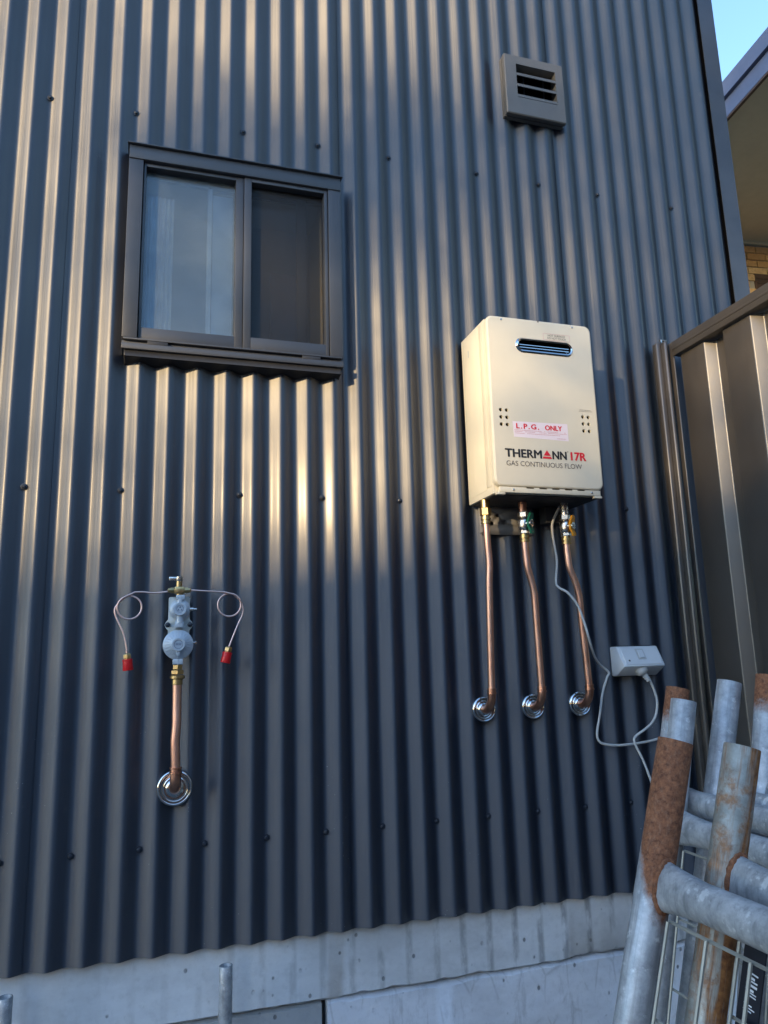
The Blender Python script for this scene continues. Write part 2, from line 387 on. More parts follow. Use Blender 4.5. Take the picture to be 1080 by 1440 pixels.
for k in range(len(LAPS)-1):
    xa, xb = LAPS[k], LAPS[k+1] + (.022 if k < len(LAPS)-2 else 0)
    n = int(round((xb-xa)/PIT*20)); xs = sorted(set([round(xa+(xb-xa)*i/n, 5) for i in range(n+1)] + [x for x in WIN[:2] if xa < x < xb]))
    zs = [WB, -.3, .1, .5, WIN[2], WIN[3], 1.8, 2.3, 2.8, WT]
    V = []; F = []
    for z in zs:
        for x in xs: V.append((x, prof(x) - .0015*(1-(x-xa)/(xb-xa)), z))
    nx = len(xs)
    for j in range(len(zs)-1):
        for i in range(nx-1):
            if zs[j] >= WIN[2]-1e-6 and zs[j+1] <= WIN[3]+1e-6 and xs[i] >= WIN[0]-1e-6 and xs[i+1] <= WIN[1]+1e-6: continue
            F.append((j*nx+i, j*nx+i+1, (j+1)*nx+i+1, (j+1)*nx+i))
    me = MB().add(V, F)
    V2 = [(v[0], v[1], v[2]) for v in V[:nx]]+[(v[0], v[1]+.0012, v[2]) for v in V[:nx]]     # cut edge at the bottom
    me.add(V2, [(i, i+1, nx+i+1, nx+i) for i in range(nx-1)])
    sh = obj('wall_sheet', me, M['clad'], bld, origin=((xa+xb)/2, 0, WB), angle=60)
    # screws of this sheet are its sub-parts
    if k == 0: sheets = []
    sheets.append((xa, LAPS[k+1], sh))
scr = MB(); scr.lathe([(.0088, 0), (.0088, .0014), (.0056, .0018), (.0054, .0055), (.0036, .0068), (.0008, .007)], (0, 0, 0), (0, -1, 0), 6)
scr0 = None
def screw(x, z):
    global scr0
    for xa, xb, sh in sheets:
        if xa <= x < xb: par = sh
    y = prof(x) - .0028
    if scr0 is None:
        m2 = MB(); m2.v = [v+Vector((x, y, z)) for v in scr.v]; m2.f = scr.f; m2.fm = scr.fm
        scr0 = obj('screw', m2, M['screw'], par, origin=(x, y, z)); return
    o = inst('screw', scr0, par, (x, y, z)); o.rotation_euler = (0, random.uniform(0, 1), 0)
X0 = -.152
for z in (1.5605, .448, 2.72):
    for k in (-10, -7, -3, 0, 3, 7, 10, 13, 17, 20, 23, 27):
        x = X0+k*PIT
        if z == .448 and k in (17, 20): continue          # behind the heater
        screw(x, z)
for i in range(-10, 13): screw(i*2*PIT, -.430)

# corner flashing with its open fold
mb = MB(); mb.box(2.1165, 2.186, -.0215, -.0185, -.70, WT); mb.box(2.183, 2.186, -.0184, .35, -.70, WT); 
obj('corner_flashing', mb, M['trim'], bld)
mb = MB().box(2.1135, 2.1820, -.0080, .004, -.70, WT); obj('gap_shade_box', mb, M['black'], bld)  # black filler box standing in for the deep shade of the gap
# shell behind the cladding, roof and eave
mb = MB(); mb.box(-2.40, WIN[0]-.001, .010, .090, -.60, WT); mb.box(WIN[1]+.001, 2.10, .010, .090, -.60, WT)
mb.box(WIN[0], WIN[1], .010, .090, -.60, WIN[2]-.001); mb.box(WIN[0], WIN[1], .010, .090, WIN[3]+.001, WT)
mb.box(-2.40, -2.32, .092, 3.2, -.60, WT); mb.box(2.02, 2.10, .092, 3.2, -.60, WT); mb.box(-2.318, 2.018, 3.12, 3.2, -.60, WT)
mb.box(-2.318, 2.018, .092, 3.118, -.62, -.55)
obj('frame_wall', mb, M['room'], bld)
mb = MB(); mb.box(-2.55, 2.30, -.16, 3.35, WT+.004, WT+.10); obj('roof', mb, M['roof'], bld)
mb = MB(); mb.box(-2.57, 2.32, -.19, -.162, WT-.05, WT+.115); obj('fascia', mb, M['trim'], bld)

# concrete slab edge and footing
def rough_block(name, m, x0, x1, y0, y1, z0, z1, jag=(0, 0), seed=1, step=.02):
    rnd = random.Random(seed); n = max(2, int((x1-x0)/step)); V = []; F = []
    off = [[0]*(n+1), [0]*(n+1)]
    for e in (0, 1):
        a = 0
        for i in range(n+1):
            a = a*.7 + rnd.uniform(-1, 1)*jag[e]; off[e][i] = a
    for i in range(n+1):
        x = x0+(x1-x0)*i/n; zb = z0+off[0][i]; zt = z1+off[1][i]; c = .005
        V += [(x, y1, zb), (x, y0+c*2, zb), (x, y0, zb+c+abs(off[0][i])), (x, y0, zt-c-abs(off[1][i])), (x, y0+c*2, zt), (x, y1, zt)]
    for i in range(n):
        for k in range(6): F.append((i*6+k, i*6+(k+1) % 6, (i+1)*6+(k+1) % 6, (i+1)*6+k))
    F += [list(range(6)), [n*6+k for k in range(6)][::-1]]
    return obj(name, MB().add(V, F), m, bld, angle=50)
rough_block('slab_edge', M['slab'], -2.42, 2.12, .012, 3.2, -.826, -.61, (.0035, 0), 3)
rough_block('footing_block', M['foot_l'], -2.42, .598, .022, 3.18, GZ-.1, -.833, (0, .002), 5)
rough_block('footing_block', M['foot_r'], .612, 2.12, .015, 3.18, GZ-.1, -.831, (0, .002), 8)
mb = MB().box(.597, .613, .05, .06, GZ, -.835); obj('expansion_joint', mb, M['flash'], bld)

# window: part of the building, its pieces are sub-parts
WY = -.055
win = MB()                                   # outer frame members, mitred look by butting
win.bbox(.065, .664, WY-.003, .03, 1.378, 1.418, .002)
win.bbox(.065, .103, WY, .03, .8501, 1.3779, .0015); win.bbox(.626, .664, WY, .03, .8501, 1.3779, .0015)
win.bbox(.065, .664, WY-.002, .03, .818, .834, .0015); win.bbox(.065, .664, WY+.010, .03, .8341, .8449, .001); win.bbox(.068, .661, WY-.0005, .03, .845, .850, .001)
window = obj('window', win, M['frame'], bld, origin=(.3645, 0, .818))
mb = MB().bbox(.060, .669, WY-.012, -.01, 1.4185, 1.4225, .001); obj('head_flashing', mb, M['frame'], window)
def sash(name, x0, x1, z0, z1, y0, y1, wl, wr, wb, wt):
    m = MB(); m.bbox(x0, x0+wl, y0, y1, z0, z1, .0012); m.bbox(x1-wr, x1, y0, y1, z0, z1, .0012)
    m.bbox(x0+wl, x1-wr, y0+.0004, y1, z0, z0+wb, .0012); m.bbox(x0+wl, x1-wr, y0+.0004, y1, z1-wt, z1, .0012)
    return obj(name, m, M['frame'], window)
sash('sash', .105, .379, .8515, 1.377, -.046, -.012, .006, .022, .034, .011)
sash('sash', .3802, .6245, .8515, 1.377, -.050, -.010, .021, .010, .034, .011)
sash('sliding_sash', .285, .572, .884, 1.368, .002, .020, .010, .030, .015, .012)
mb = MB().box(.110, .358, -.022, -.018, .884, 1.367); obj('frosted_pane', mb, M['frost'], window)
mb = MB().box(.296, .541, .009, .013, .900, 1.355); obj('pane', mb, M['glass'], window)
mb = MB().box(.400, .616, -.026, -.0255, .884, 1.367); obj('fly_screen', mb, M['screen'], window)
for x in (.130, .545): mb = MB().bbox(x, x+.052, WY-.001, WY+.012, .8335, .8440, .001); obj('drain_cover', mb, M['flash'], window)
V = []; F = []; n = 160                       # soft flashing that follows the corrugation below the sill
for i in range(n+1):
    x = .072+(.658-.072)*i/n; yy = prof(x)-.004; t = .5+.5*math.cos(2*math.pi*x/PIT)
    V += [(x, WY+.006, .8175), (x, WY+.004, .800), (x, yy-.008, .7985-.004*t), (x, yy, .7960-.005*t)]
for i in range(n):
    for k in range(3): F.append((i*4+k, i*4+k+1, (i+1)*4+k+1, (i+1)*4+k))
fl = obj('soft_flashing', MB().add(V, F), M['flash'], window); fl.modifiers.new('thickness', 'SOLIDIFY').thickness = .002
mb = MB(); mb.box(.618, .632, .0305, .19, .86, 1.38); mb.box(.095, .105, .0305, .19, .86, 1.38); mb.box(.1055, .6175, .0305, .19, .86, .872); mb.box(.1055, .6175, .0305, .19, 1.37, 1.38)
obj('reveal', mb, M['reveal'], window)
# pieces behind the panes, some added in place of reflections
mb = MB(); V = []; F = []                     # added pale sheet in place of sky reflected in the frosted pane
for i in range(41):
    x = .118+.070*i/40; y = -.006+.004*math.sin(i*.9); V += [(x, y, .88), (x, y, 1.30)]
for i in range(40): F.append((2*i, 2*i+1, 2*i+3, 2*i+2))
c_ = obj('pale_backing', MB().add(V, F), M['pale_backing'], window, angle=80)
obj('inner_stile', MB().bbox(.281, .2935, -.016, .0015, .8845, 1.345, .002), M['pale_backing'], window)
obj('reflection_panel', MB().bbox(.2955, .352, -.010, -.007, .8845, 1.33, .001), M['reflection_pale'], window)  # added panel standing in for bright sky reflected in the pane
mb = MB().box(.50, .60, .24, .27, .60, 1.25); obj('red_reflection_box', mb, M['brickred'], window)  # added red box in place of the reddish reflection in the right pane

# wall vent
vt = thing('wall_vent', 'square grey louvred vent cover high on the corrugated wall', 'vent', (1.355, -.02, 1.775))
VX0, VX1, VZ0, VZ1 = 1.243, 1.467, 1.777, 2.006
mb = MB(); out = rrect(VX0, VX1, VZ0, VZ1, .004, 2); ins = rrect(VX0+.003, VX1-.003, VZ0+.003, VZ1-.003, .003, 2); ho = rrect(1.286, 1.436, 1.843, 1.972, .002, 2)[::-1]
plate(mb, ins, [ho], -.052); band(mb, ins, -.052, out, -.049); band(mb, out, -.049, out, -.036); o2 = rrect(VX0+.003, VX1-.003, VZ0+.003, VZ1-.003, .004, 2)
band(mb, out, -.036, o2, -.0355); band(mb, o2, -.0355, o2, -.031); band(mb, o2, -.031, out, -.0305); band(mb, out, -.0305, out, -.0165); band(mb, ho, -.052, ho, -.018)
obj('housing', mb, M['vent'], vt, angle=25)
mb = MB().box(1.25, 1.46, -.0185, -.0175, 1.79, 1.995); obj('back_plate', mb, M['black'], vt)
lv0 = None
for z in (1.928, 1.886, 1.8445):
    m = MB(); V = [(1.2865, -.0515, z+.001), (1.2865, -.0515, z+.0105), (1.2865, -.020, z+.030), (1.2865, -.020, z+.0275), (1.2865, -.049, z+.009), (1.2865, -.049, z+.001)]
    V2 = [(1.4355, y, zz) for x, y, zz in V]; m.add(V+V2, [(0, 1, 2, 3, 4, 5), (11, 10, 9, 8, 7, 6)]+[(i, (i+1) % 6, 6+(i+1) % 6, 6+i) for i in range(6)])
    obj('louvre', m, M['vent'], vt)

# ------------------------------------------------------------------ water heater
HX0, HX1, HZ0, HZ1, HF = 1.047, 1.382, .437, .955, -.205
ht = thing('water_heater', 'cream gas hot water heater mounted on the corrugated wall', 'water heater', (1.2145, -.1, HZ0))
mb = MB(); mb.bbox(HX0, HX1, -.186, -.0175, HZ0, .951, .003)
obj('cabinet', mb, M['cream'], ht)
mb = MB(); mb.bbox(HX0-.0012, HX0-.0003, -.178, -.150, .46, .945, .0003); mb.bbox(HX0-.0009, HX0-.0003, -.146, -.03, .455, .94, .0002); obj('side_panel', mb, M['cream'], ht)
st = rrect(1.136, 1.316, .853, .893, .0199, 8)
holes = [circ(x, z, .0054) for x in (1.074, 1.092) for z in (.673, .652, .631)] + [circ(x, z, .0054) for x in (1.334, 1.352) for z in (.670, .649, .628)]
out = rrect(HX0-.002, HX1+.002, .455, HZ1, .020, 6); ins = rrect(HX0+.003, HX1-.003, .460, HZ1-.005, .017, 6); mid = rrect(HX0-.0005, HX1+.0005, .4565, HZ1-.0015, .019, 6)
mb = MB(); plate(mb, ins, [st[::-1]]+[h[::-1] for h in holes], HF); band(mb, ins, HF, mid, HF+.0016); band(mb, mid, HF+.0016, out, HF+.005); band(mb, out, HF+.005, out, -.1865)
for h in holes: band(mb, h, HF, h, HF+.006)
band(mb, st, HF, st, HF+.010)
fc = obj('front_cover', mb, M['cream'], ht, angle=30)
for h in holes: obj('air_hole', MB().add([(x, HF+.006, z) for x, z in h], [list(range(len(h)))]), M['black'], fc)
# flue terminal
fr = MB(); s1 = rrect(1.133, 1.319, .850, .896, .0229, 8); s2 = rrect(1.141, 1.311, .858, .888, .0149, 8); s15 = rrect(1.137, 1.315, .854, .892, .0189, 8)
band(fr, s1, HF-.0002, s15, HF-.004); band(fr, s15, HF-.004, s2, HF-.0025); band(fr, s2, HF-.0025, s2, HF+.012)
fl_ = obj('flue_terminal', fr, M['chrome'], ht, angle=40)
mb = MB().add([(x, HF+.0118, z) for x, z in s1], [list(range(len(s1)))]); obj('flue_opening', mb, M['black'], fl_)
for z in (.8665, .8745):
    m = MB().add([(1.146, HF+.001, z), (1.306, HF+.001, z), (1.306, HF+.011, z-.004), (1.146, HF+.011, z-.004), (1.146, HF+.001, z+.0016), (1.306, HF+.001, z+.0016), (1.306, HF+.011, z-.0024), (1.146, HF+.011, z-.0024)], [(0, 1, 2, 3), (4, 5, 6, 7), (0, 1, 5, 4), (2, 3, 7, 6)]); obj('flue_blade', m, M['chrome'], fl_)
# fixing details: lower lip, slots, screws, lugs
mb = MB(); mb.bbox(HX0+.012, HX1-.008, -.2015, -.1868, .4385, .4545, .0015); lip = obj('lower_lip', mb, M['cream'], ht)
for x0 in (1.14, 1.18, 1.22, 1.26, 1.30):
    m = MB().box(x0, x0+.022, -.2022, -.2014, .4515, .4540); obj('slot', m, M['black'], lip)
for xa in (HX0+.004, HX1-.028): obj('lug', MB().bbox(xa, xa+.025, -.2005, -.187, .4325, .4385, .001), M['cream'], ht)
for x, z in ((1.10, .4465), (1.345, .4465), (1.092, .9455), (1.322, .9455)):
    yb = HF if z > .5 else -.2016
    m = MB().lathe([(.0032, 0), (.0032, .0008), (.0022, .0016), (.0005, .0018)], (x, yb, z), (0, -1, 0), 10); obj('screw', m, M['nickel'], ht)
mb = MB().add([(1.2065, HF-.0003, .9555), (1.2105, HF-.0003, .9462), (1.2145, HF-.0003, .9555)], [(0, 1, 2)]); obj('notch', mb, M['greyp'], ht)
mb = MB(); plate(mb, rrect(1.075, 1.250, .352, .4368, .004, 2), [circ(x, z, .006)[::-1] for x, z in ((1.10, .405), (1.115, .385), (1.135, .41), (1.16, .39), (1.225, .385), (1.235, .41))], -.0215)
br = obj('mounting_bracket', mb, M['bracket'], ht); br.modifiers.new('thickness', 'SOLIDIFY').thickness = .0015
mb = MB().bbox(1.055, 1.377, -.1855, -.0180, .4345, .4368, .0005); obj('base_plate', mb, M['flash'], ht)
mb = MB().bbox(1.275, 1.345, -.06, -.018, .385, .4342, .002); obj('cable_gland_box', mb, M['flash'], ht)
# lettering and stickers
PY = HF-.0008
def print_(name, mbs, m, parent=ht):
    a = MB()
    for q in mbs: a.add(q.v, q.f)
    return obj(name, a, m, parent)
stk = MB(); ST = [(1.108, .642), (1.281, .6445), (1.2815, .5935), (1.110, .597)]
stk.add([(x, HF-.0004, z) for x, z in ST], [(0, 1, 2, 3)]); sk = obj('lpg_sticker', stk, M['stick'], ht)
print_('sticker_lettering', [text_mesh('L.P.G.', .0205, 1.119, PY, .6222, .070, .0009, 1.25), text_mesh('ONLY', .0205, 1.209, PY, .6222, .053, .0009)], M['red'], sk)
def scribble(x0, x1, z, h, rnd, fill=.75):
    a = MB(); x = x0
    while x < x1:
        wd = rnd.uniform(.002, .007)
        if rnd.random() < fill: a.add([(x, PY, z), (min(x+wd, x1), PY, z), (min(x+wd, x1), PY, z+h), (x, PY, z+h)], [(0, 1, 2, 3)])
        x += wd+.0009
    return a
rn = random.Random(3)
print_('fine_print', [scribble(1.112, 1.276, .6165, .0011, rn, .9), scribble(1.112, 1.276, .6125, .0011, rn, .9), scribble(1.114, 1.255, .6075, .0011, rn, .85), scribble(1.245, 1.272, .5985, .0010, rn)], M['pinkp'], sk)
print_('brand_lettering', [text_mesh('THERM', .0335, 1.080, PY, .5385, .1115, .0013)], M['blackp']); print_('brand_lettering', [text_mesh('NN', .0335, 1.2265, PY, .5385, .0435, .0013)], M['blackp'])
tri = MB(); tri.add([(1.198, PY, .5475), (1.2205, PY, .5475), (1.2093, PY, .5635)], [(0, 1, 2)]); tri.add([(1.1945, PY, .5385), (1.2235, PY, .5385), (1.2215, PY, .5445), (1.1965, PY, .5445)], [(0, 1, 2, 3)])
print_('red_emblem', [tri], M['red'])
print_('model_lettering', [text_mesh('17R', .0335, 1.2850, PY, .5385, .0475, .0014)], M['red'])
print_('trademark_print', [scribble(1.2735, 1.2775, .5610, .0022, rn, 1)], M['greyp'])
print_('subtitle_lettering', [text_mesh('GAS CONTINUOUS FLOW', .0205, 1.0815, PY, .5135, .236, 0)], M['greyp'])
hb = MB()
for a in ((1.224, 1.311, .9165, .9171), (1.224, 1.311, .8975, .8981), (1.224, 1.2246, .8981, .9165), (1.3104, 1.311, .8981, .9165)): hb.add([(a[0], PY, a[2]), (a[1], PY, a[2]), (a[1], PY, a[3]), (a[0], PY, a[3])], [(0, 1, 2, 3)])
print_('warning_outline', [hb], M['pinkp'])
print_('warning_lettering', [text_mesh('HOT SURFACE', .0085, 1.2395, PY, .9087, .056, 0), text_mesh('DO NOT TOUCH', .0085, 1.2375, PY, .9005, .060, 0)], M['greyp'])
print_('fine_print', [scribble(1.325, 1.362, .6905, .0008, rn, 1), scribble(1.322, 1.366, .6865, .0008, rn, 1)], M['greyp'])
mb = MB(); mb.add([(HX0-.0016, -.075, .878), (HX0-.0016, -.068, .878), (HX0-.0016, -.068, .900), (HX0-.0016, -.075, .900)], [(0, 1, 2, 3)]); obj('side_sticker', mb, M['plate'], ht)

# ------------------------------------------------------------------ copper pipes with wall flanges
def hexnut(mb, x, y, z, r, h, m=0): return mb.lathe([(r*.9, 0), (r, .0015), (r, h-.0015), (r*.9, h)], (x, y, z), (0, 0, 1), 6)
def ringfit(mb, x, y, z, prof_): return mb.lathe(prof_, (x, y, z), (0, 0, 1), 20)
def flange(x, z, r, parent):
    mb = MB(); y0 = -.0165
    mb.lathe([(r, 0), (r*1.005, .003), (r*.985, .0065), (r*.94, .0095), (r*.88, .0108), (r*.82, .0098), (r*.77, .0072), (r*.72, .0048), (r*.66, .0040), (r*.60, .0048), (r*.54, .0080), (r*.48, .0115), (r*.42, .0135), (r*.36, .0140)], (x, y0, z), (0, -1, 0), 40)
    return obj('wall_flange', mb, M['chrome'], parent, angle=50)
def elbow(x, y, z, zc, r, parent):
    """from the pipe end at (x,y,z) down and back into the wall at height zc"""
    rad = min(abs(y+.02)*.75, z-zc); pts = [(x, y, z+.012), (x, y, zc+rad)]
    for k in range(1, 9): a = R(90*k/8); pts.append((x, y+rad*(1-math.cos(a)), zc+rad*(1-math.sin(a))))
    pts.append((x, -.008, zc))
    mb = MB().tube(pts, r*1.18, 16); e = obj('elbow', mb, M['copper_dark'], parent, angle=60)
    mb = MB(); mb.lathe([(r*1.18, 0), (r*1.36, .001), (r*1.36, .005), (r*1.2, .006), (r*1.2, .012), (r*1.32, .013), (r*1.32, .016), (r, .0165)], (x, y, z-.004), (0, 0, 1), 18); obj('press_collar', mb, M['copper_dark'], e, angle=40)
    return e
UN = [(.0098, 0), (.0135, .0005), (.0135, .006), (.0122, .007), (.0122, .011), (.0140, .012), (.0140, .018), (.0125, .0185), (.0125, .023), (.0105, .0235)]
def water_pipe(label, pts, zc, valve):
    x, y, z = pts[0]; xe, ye, ze = pts[-1]
    t = thing('copper_pipe', label, 'pipe', (xe, -.02, zc), 'copper pipes below the water heater')
    mb = MB().tube(smooth_path(pts, 8), .0098, 16); obj('pipe', mb, M['copper'], t, angle=60)
    elbow(xe, ye, ze, zc, .0098, t); flange(xe, zc, .036, t)
    mb = MB(); ringfit(mb, x, y, z-.004, UN); obj('compression_fitting', mb, M['brass'], t, angle=30)
    zb = z+.0195
    if not valve:
        mb = MB(); hexnut(mb, x, y, zb, .0165, .022); mb.lathe([(.0125, .022), (.0125, HZ0-zb)], (x, y, zb), (0, 0, 1), 18); obj('union_nut', mb, M['brass'], t, angle=25)
    else:
        mb = MB(); hexnut(mb, x, y, zb, .0150, .010); mb.lathe([(.0125, .010), (.0148, .013), (.0165, .022), (.0165, .036), (.0148, .045), (.0125, .048)], (x, y, zb), (0, 0, 1), 24); hexnut(mb, x, y, zb+.048, .0160, .016)
        mb.lathe([(.0110, 0), (.0110, .016)], (x+.006, y-.009, zb+.029), (.55, -.835, 0), 14)
        vb = obj('ball_valve', mb, M['nickel'], t, angle=28)
        mb = MB(); mb.lathe([(.0118, .064), (.0118, max(.066, HZ0-zb))], (x, y, zb), (0, 0, 1), 18); obj('inlet_stub', mb, M['copper_dark'] if valve == 'green' else M['nickel'], t)
        d = Vector((.55, -.835, 0)).normalized(); sd = Vector((0, 0, 1)); e3 = d.cross(sd); c = Vector((x, y, zb+.029)) + d*.0205
        bm = bmesh.new(); outl = [(-.030, -.006), (-.030, .004), (-.022, .0075), (-.012, .0075), (-.006, .0105), (.006, .0105), (.012, .0075), (.022, .0075), (.030, .004), (.030, -.006), (.022, -.0075), (.012, -.0075), (.006, -.0105), (-.006, -.0105), (-.012, -.0075), (-.022, -.0075)]
        outl = [(a, b*1.35) for a, b in outl]
        v1 = [bm.verts.new(c+sd*(a)+e3*b - d*(.0028 if abs(a) < .02 else -.002)) for a, b in outl]; v2 = [bm.verts.new(c+sd*a+e3*b+d*(.0028 if abs(a) < .02 else .0075)) for a, b in outl]
        bm.faces.new(v1); bm.faces.new(v2[::-1])
        for i in range(len(outl)): bm.faces.new((v1[i], v2[i], v2[(i+1) % len(outl)], v1[(i+1) % len(outl)]))
        mb = MB().bm(bm); h = obj('valve_handle', mb, M[valve], t, angle=40)
        mb = MB().lathe([(.0052, 0), (.0052, .004), (.003, .0055)], c+d*.003, d, 6); obj('handle_nut', mb, M['nickel'], h)
    return t
water_pipe('left copper pipe under the heater, straight, brass union, no valve handle', [(1.060, -.100, .372), (1.0615, -.100, .31), (1.0635, -.100, .255), (1.061, -.097, .20), (1.060, -.091, .10), (1.060, -.084, 0), (1.059, -.080, -.098)], -.144, None)
water_pipe('middle copper pipe under the heater with the green valve handle', [(1.178, -.100, .322), (1.179, -.100, .285), (1.182, -.100, .245), (1.194, -.098, .20), (1.2, -.096, .165), (1.203, -.092, .10), (1.2075, -.086, 0), (1.212, -.080, -.098)], -.143, 'green')
water_pipe('right copper pipe under the heater with the yellow valve handle', [(1.313, -.100, .318), (1.3135, -.100, .285), (1.3175, -.100, .245), (1.333, -.099, .205), (1.343, -.097, .165), (1.3475, -.093, .10), (1.3565, -.086, 0), (1.364, -.080, -.098)], -.142, 'yellow')

# ------------------------------------------------------------------ gas regulator set
rg = thing('gas_regulator', 'grey twin-stage gas regulator with coiled copper pigtails and red end caps', 'gas regulator', (.23, -.02, -.293))
mb = MB(); ol = [(.2035, .166), (.2065, .169), (.2515, .169), (.2545, .166), (.2555, .113), (.2610, .106), (.2640, .099), (.2610, .092), (.2555, .086), (.2545, .040), (.2035, .040), (.2030, .086), (.1975, .092), (.1945, .099), (.1975, .106), (.2030, .113)]
plate(mb, ol[::-1], [circ(.2022, .0995, .0042)[::-1], circ(.2565, .0995, .0042)[::-1]], -.040); pl = obj('mounting_plate', mb, M['plate'], rg); pl.modifiers.new('thickness', 'SOLIDIFY').thickness = -.003
for za in (.118, .045): obj('mounting_block', MB().box(.2045, .2535, -.0362, -.017, za, za+.041), M['plate'], pl)
for x in (.2022, .2565):
    mb = MB().lathe([(.0068, 0), (.0068, .002), (.0045, .0025), (.0045, .006), (.002, .007)], (x, -.0405, .0995), (0, -1, 0), 6); obj('screw', mb, M['screw'], rg)
mb = MB(); mb.lathe([(.024, 0), (.0255, .002), (.0255, .010), (.0235, .012), (.019, .016), (.0165, .0165), (.0165, .024), (.0155, .0255), (.0105, .0255), (.0098, .0242), (.0015, .0242)], (.2305, -.041, .137), (0, -1, 0), 36)
mb.lathe([(.0095, -.034), (.0095, .034)], (.2305, -.051, .137), (0, 0, 1), 16); mb.bbox(.2205, .2415, -.060, -.0415, .1605, .1725, .001)
ub = obj('upper_regulator', mb, M['cast'], rg, angle=30)
mb = MB().tube([(.254, -.050, .137), (.263, -.050, .137)], .0055, 12).tube([(.263, -.050, .137), (.2715, -.050, .137)], .0035, 12); obj('test_nipple', mb, M['nickel'], ub)
mb = MB()
for k in range(3):
    a = R(90+120*k); c = Vector((.2305+.0045*math.cos(a), -.0655, .137+.0045*math.sin(a)))
    mb.add([c+Vector((.003*math.cos(a+R(q)), 0, .003*math.sin(a+R(q)))) for q in (0, 120, 240)], [(0, 1, 2)])
mb2 = [(math.cos(2*math.pi*k/24), math.sin(2*math.pi*k/24)) for k in range(24)]
mb.add([(.2305+.0085*c, -.0655, .137+.0085*s) for c, s in mb2]+[(.2305+.0077*c, -.0655, .137+.0077*s) for c, s in mb2], [(i, (i+1) % 24, 24+(i+1) % 24, 24+i) for i in range(24)])
obj('moulded_mark', mb, M['fascia'], ub)
mb = MB(); mb.bbox(.2195, .2405, -.056, -.0435, .0905, .1075, .0015); mb.bbox(.2225, .2375, -.0585, -.0555, .0925, .1055, .001); obj('coupling_block', mb, M['cast'], rg)
mb = MB(); mb.lathe([(.034, 0), (.0368, .0015), (.0368, .008), (.0345, .0105), (.030, .0125), (.022, .018), (.018, .0205), (.0165, .021), (.0165, .030), (.0155, .0315), (.0115, .0315), (.0108, .0305), (.0015, .0305)], (.2285, -.041, .050), (0, -1, 0), 44)
for k in range(24):                      # shallow radial ribs of the casting
    a = 2*math.pi*k/24; c, s = math.cos(a), math.sin(a)
    mb.tube([(.2285+.0345*c, -.0512, .05+.0345*s), (.2285+.020*c, -.0605, .05+.020*s)], .0008, 5)
mb.bbox(.2235, .2335, -.0665, -.052, .0225, .0345, .0015)
lb = obj('lower_regulator', mb, M['cast'], rg, angle=30)
mb = MB(); mb.add([(.2285+.0105*c, -.0723, .05+.0105*s) for c, s in mb2]+[(.2285+.0096*c, -.0723, .05+.0096*s) for c, s in mb2], [(i, (i+1) % 24, 24+(i+1) % 24, 24+i) for i in range(24)])
for x in (.2225, .2265, .2295, .2335): mb.box(x, x+.0011, -.0724, -.0721, .0475, .0535)
mb.box(.2235, .2275, -.0724, -.0721, .0502, .0510); mb.box(.2305, .2335, -.0724, -.0721, .0502, .0510); obj('moulded_mark', mb, M['fascia'], lb)
mb = MB().tube([(.263, -.047, .0535), (.2695, -.047, .0535)], .0035, 10).lathe([(.0055, 0), (.0055, .003), (.003, .0045)], (.2695, -.047, .0535), (1, 0, 0), 8); obj('test_nipple', mb, M['nickel'], lb)
mb = MB(); mb.bbox(.2160, .2405, -.062, -.040, .0015, .0145, .0015); mb.lathe([(.0115, .0010), (.0115, -.012)], (.2285, -.051, .014), (0, 0, 1), 18); obj('outlet_boss', mb, M['cast'], rg)
mb = MB(); hexnut(mb, .2285, -.051, -.0105, .0125, .012); mb.lathe([(.0145, 0), (.0165, .0015), (.0165, .0095), (.0145, .011)], (.2285, -.051, -.0225), (0, 0, 1), 6); mb.lathe([(.0150, 0), (.0178, .002), (.0178, .008), (.0150, .010)], (.2285, -.051, -.034), (0, 0, 1), 24); mb.lathe([(.0115, 0), (.0130, .001), (.0130, .013), (.0120, .0135)], (.2285, -.051, -.0475), (0, 0, 1), 24)
obj('brass_union', mb, M['brass'], rg, angle=28)
pp = [(.2285, -.051, -.040), (.2288, -.052, -.09), (.2292, -.055, -.14), (.2270, -.057, -.18), (.2285, -.058, -.215), (.2300, -.058, -.245)]
mb = MB().tube(smooth_path(pp, 8), .0112, 18); obj('pipe', mb, M['copper'], rg, angle=60)
elbow(.2300, -.058, -.252, -.293, .0112, rg); flange(.2300, -.293, .0435, rg)
# changeover valve on top
mb = MB(); mb.bbox(.2160, .2400, -.060, -.042, .1755, .1935, .002); mb.lathe([(.0075, .1935), (.0075, .208), (.0060, .209)], (.2270, -.051, 0), (0, 0, 1), 14); mb.lathe([(.0080, .1705), (.0080, .1760)], (.2285, -.051, 0), (0, 0, 1), 14)
cv = obj('changeover_valve', mb, M['brass'], rg, angle=28)
for sx, x0 in ((-1, .2160), (1, .2400)):
    mb = MB(); mb.lathe([(.0072, 0), (.0078, .001), (.0078, .009), (.0062, .0095), (.0062, .014), (.0040, .0165)], (x0, -.051, .1845), (sx, 0, 0), 6); obj('flare_nut', mb, M['brass'], cv, angle=28)
mb = MB(); mb.lathe([(.0078, .207), (.0082, .208), (.0082, .219), (.0072, .220)], (.2275, -.051, 0), (0, 0, 1), 16); mb.bbox(.2020, .2265, -.0545, -.0505, .2085, .2185, .0012); obj('lever', mb, M['nickel'], rg, angle=28)
def coil(cx, cz, r, a0, a1, y0, y1, n=40): return [(cx+r*math.cos(R(a0+(a1-a0)*i/n)), y0+(y1-y0)*i/n, cz+r*math.sin(R(a0+(a1-a0)*i/n))) for i in range(n+1)]
